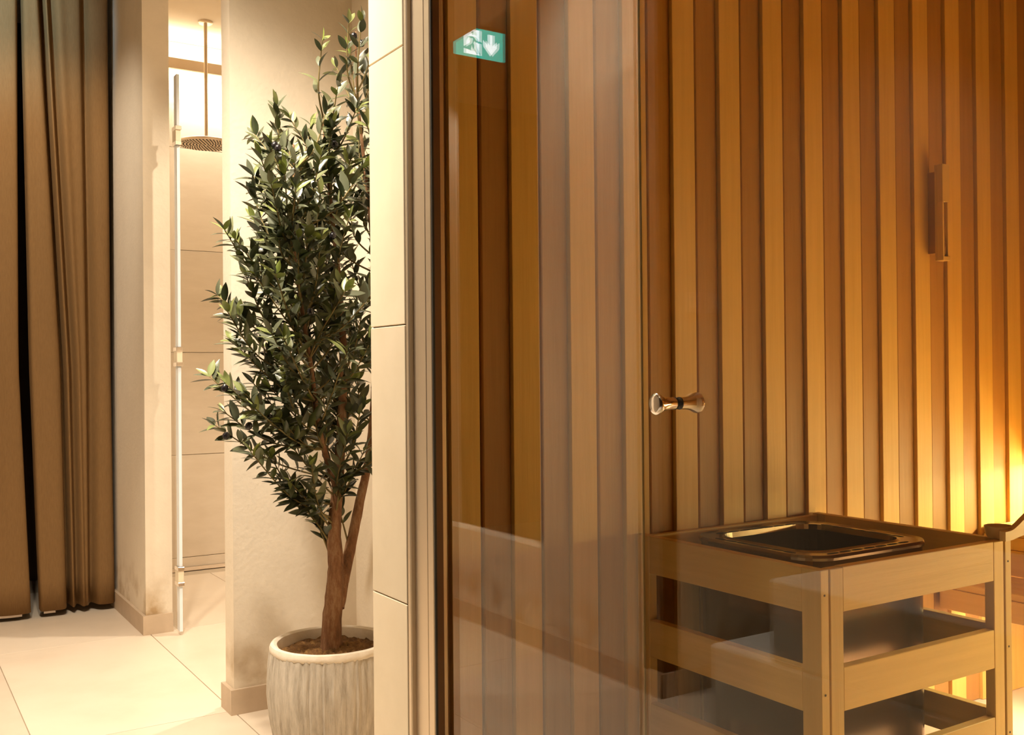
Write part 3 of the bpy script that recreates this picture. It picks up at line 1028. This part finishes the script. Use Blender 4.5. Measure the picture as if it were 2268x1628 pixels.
def seg_add(v, f):
    n = len(tv)
    tv.extend(v)
    tf.extend(tuple(i + n for i in g) for g in f)


for ti, (x, y, dy) in enumerate(T):
    tip = Vector(q(x, y, dy))
    best, bd = None, 1e9
    drop = rng.uniform(0.10, 0.20)
    for s in stems:
        for p in s[6:]:
            p = Vector(p)
            dz = tip.z - p.z
            if dz < 0.04 and p.z > -0.5:
                continue
            d = math.hypot(p.x - tip.x, p.y - tip.y) + abs(dz - drop) * 0.9
            if d < bd:
                best, bd = p, d
    if best is None or (tip - best).length < 0.06:
        best = tip + Vector((0.05, 0.02, -0.14))
    a, c = best, tip
    low = y > 1040
    mid = a.lerp(c, 0.55) + Vector((0, 0, -0.035 if not low else 0.02)) + Vector((rng.uniform(-1, 1), rng.uniform(-1, 1), 0)) * 0.02
    path = spline([a, mid, c], 7)
    ln = sum((Vector(path[i + 1]) - Vector(path[i])).length for i in range(len(path) - 1))
    seg_add(*tube_geo(path, lambda t: 0.0030 - 0.0016 * t, 5))
    nl = max(5, int(ln / 0.0185))
    nl = min(nl, 12)
    sprig = y < 235
    if sprig:
        nl = min(nl, 5)
    for k in range(nl):
        t = 1.0 - 0.72 * k / nl
        i = min(len(path) - 2, int(t * (len(path) - 1)))
        fr_ = t * (len(path) - 1) - i
        p = Vector(path[i]).lerp(Vector(path[i + 1]), fr_)
        tg = (Vector(path[i + 1]) - Vector(path[i])).normalized()
        ax = tg.cross(Vector((rng.uniform(-1, 1), rng.uniform(-1, 1), rng.uniform(-1, 1)))).normalized()
        sides = (1, -1) if k else (1, -1, 0)
        for sgn in sides:
            an = math.radians(rng.uniform(32, 62)) * sgn
            d = (tg * math.cos(an) + ax * math.sin(an) + Vector((0, 0, rng.uniform(-0.15, 0.22)))).normalized()
            nrm = (Vector((0, 0, 1)) + Vector((rng.uniform(-.7, .5), rng.uniform(-.9, .3), 0)))
            nrm = (nrm - d * nrm.dot(d)).normalized()
            L_ = rng.uniform(0.040, 0.060) * (0.82 if k == 0 else 1.0)
            end = p + d * L_
            if end.x > 1.27 or end.y > 2.92 or (end.x > 0.85 and end.y < 1.95):
                continue
            r_ = rng.random()
            kind = 2 if (k <= 1 and r_ < 0.5) else (1 if r_ < 0.42 else 0)
            leaves.append((p, d, nrm, L_, kind))
tw = obj('twigs', tv, tf, 'twig', tr, True)
tw['kind'] = 'stuff'

# leaf shapes: lens outline, folded along the midrib, bent down towards the tip
LEAF = []
for v_ in range(3):
    rows_ = []
    wmax = (0.38, 0.32, 0.44)[v_]
    bend = (0.10, 0.22, 0.04)[v_]
    for i in range(7):
        t = i / 6
        w = wmax * 0.5 * math.sin(math.pi * min(1, t * 0.97 + 0.03)) ** 0.8 * (1.0 - 0.15 * t)
        z = -bend * t * t
        rows_.append((t, w if 0 < i < 6 else 0.012, z))
    lv, lf = [], []
    for t, w, z in rows_:
        lv += [(t, -w, z + w * 0.28), (t, 0, z), (t, w, z + w * 0.28)]
    for i in range(6):
        b0 = i * 3
        lf += [(b0, b0 + 3, b0 + 4, b0 + 1), (b0 + 1, b0 + 4, b0 + 5, b0 + 2)]
    LEAF.append((lv, lf))
KM = ['leaf_dark', 'leaf_mid', 'leaf_young']
leafme = {}
for v_ in range(3):
    for k_ in range(3):
        me = mesh_from('leaf', LEAF[v_][0], [tuple(reversed(g)) for g in LEAF[v_][1]], True)
        me.materials.append(MAT[KM[k_]])
        leafme[(v_, k_)] = me


def frame(d, n):
    y_ = n.cross(d).normalized()
    return Matrix((d, y_, n)).transposed()


def colpx(p):
    c = p.dot(fwd)
    return CW / 2 + CF * p.dot(cR) / c


order = sorted(range(len(leaves)), key=lambda i: leaves[i][0].dot(fwd) + (5 if colpx(leaves[i][0]) > 818 else 0))
single = set(order[:290])
base = tr.location
rest = [([], []) for _ in range(3)]
for i, (p, d, n, L_, k_) in enumerate(leaves):
    v_ = rng.randrange(3)
    M3 = frame(d, n)
    if i in single:
        o = link('leaf', leafme[(v_, k_)], None, tr)
        mw = (M3 @ Matrix.Diagonal((L_ * S,) * 3)).to_4x4()
        mw.translation = W(*p) - base
        o.matrix_local = mw
    else:
        V_, F_ = rest[k_]
        nn = len(V_)
        for c in LEAF[v_][0]:
            V_.append(tuple(p + M3 @ (Vector(c) * L_)))
        F_.extend(tuple(j + nn for j in reversed(g)) for g in LEAF[v_][1])
for k_ in range(3):
    o = obj('foliage', rest[k_][0], rest[k_][1], KM[k_], tr, True)
    o['kind'] = 'stuff'
ol = None
for (x, y, dy) in ((784, 80, -.1), (614, 326, -.12), (745, 318, -.14), (802, 96, -.05), (630, 392, -.14), (494, 859, -.1), (498, 965, -.1), (548, 942, -.12), (606, 318, -.1), (595, 925, -.1), (690, 690, -.2), (735, 520, -.22)):
    c = q(x, y, dy)
    if ol is None:
        ol = lathe('olive', (c[0], c[1], c[2] - 0.010), [(1e-4, 0), (0.0055, 0.0018), (0.0085, 0.0065), (0.0088, 0.0115), (0.0062, 0.0175), (1e-4, 0.0205)], 'olive_skin', tr, 16)
    else:
        o = instance('olive', ol, tr, W(c[0], c[1], c[2] - 0.010) - base)
        o.rotation_euler = (rng.uniform(-.5, .5), rng.uniform(-.5, .5), 0)
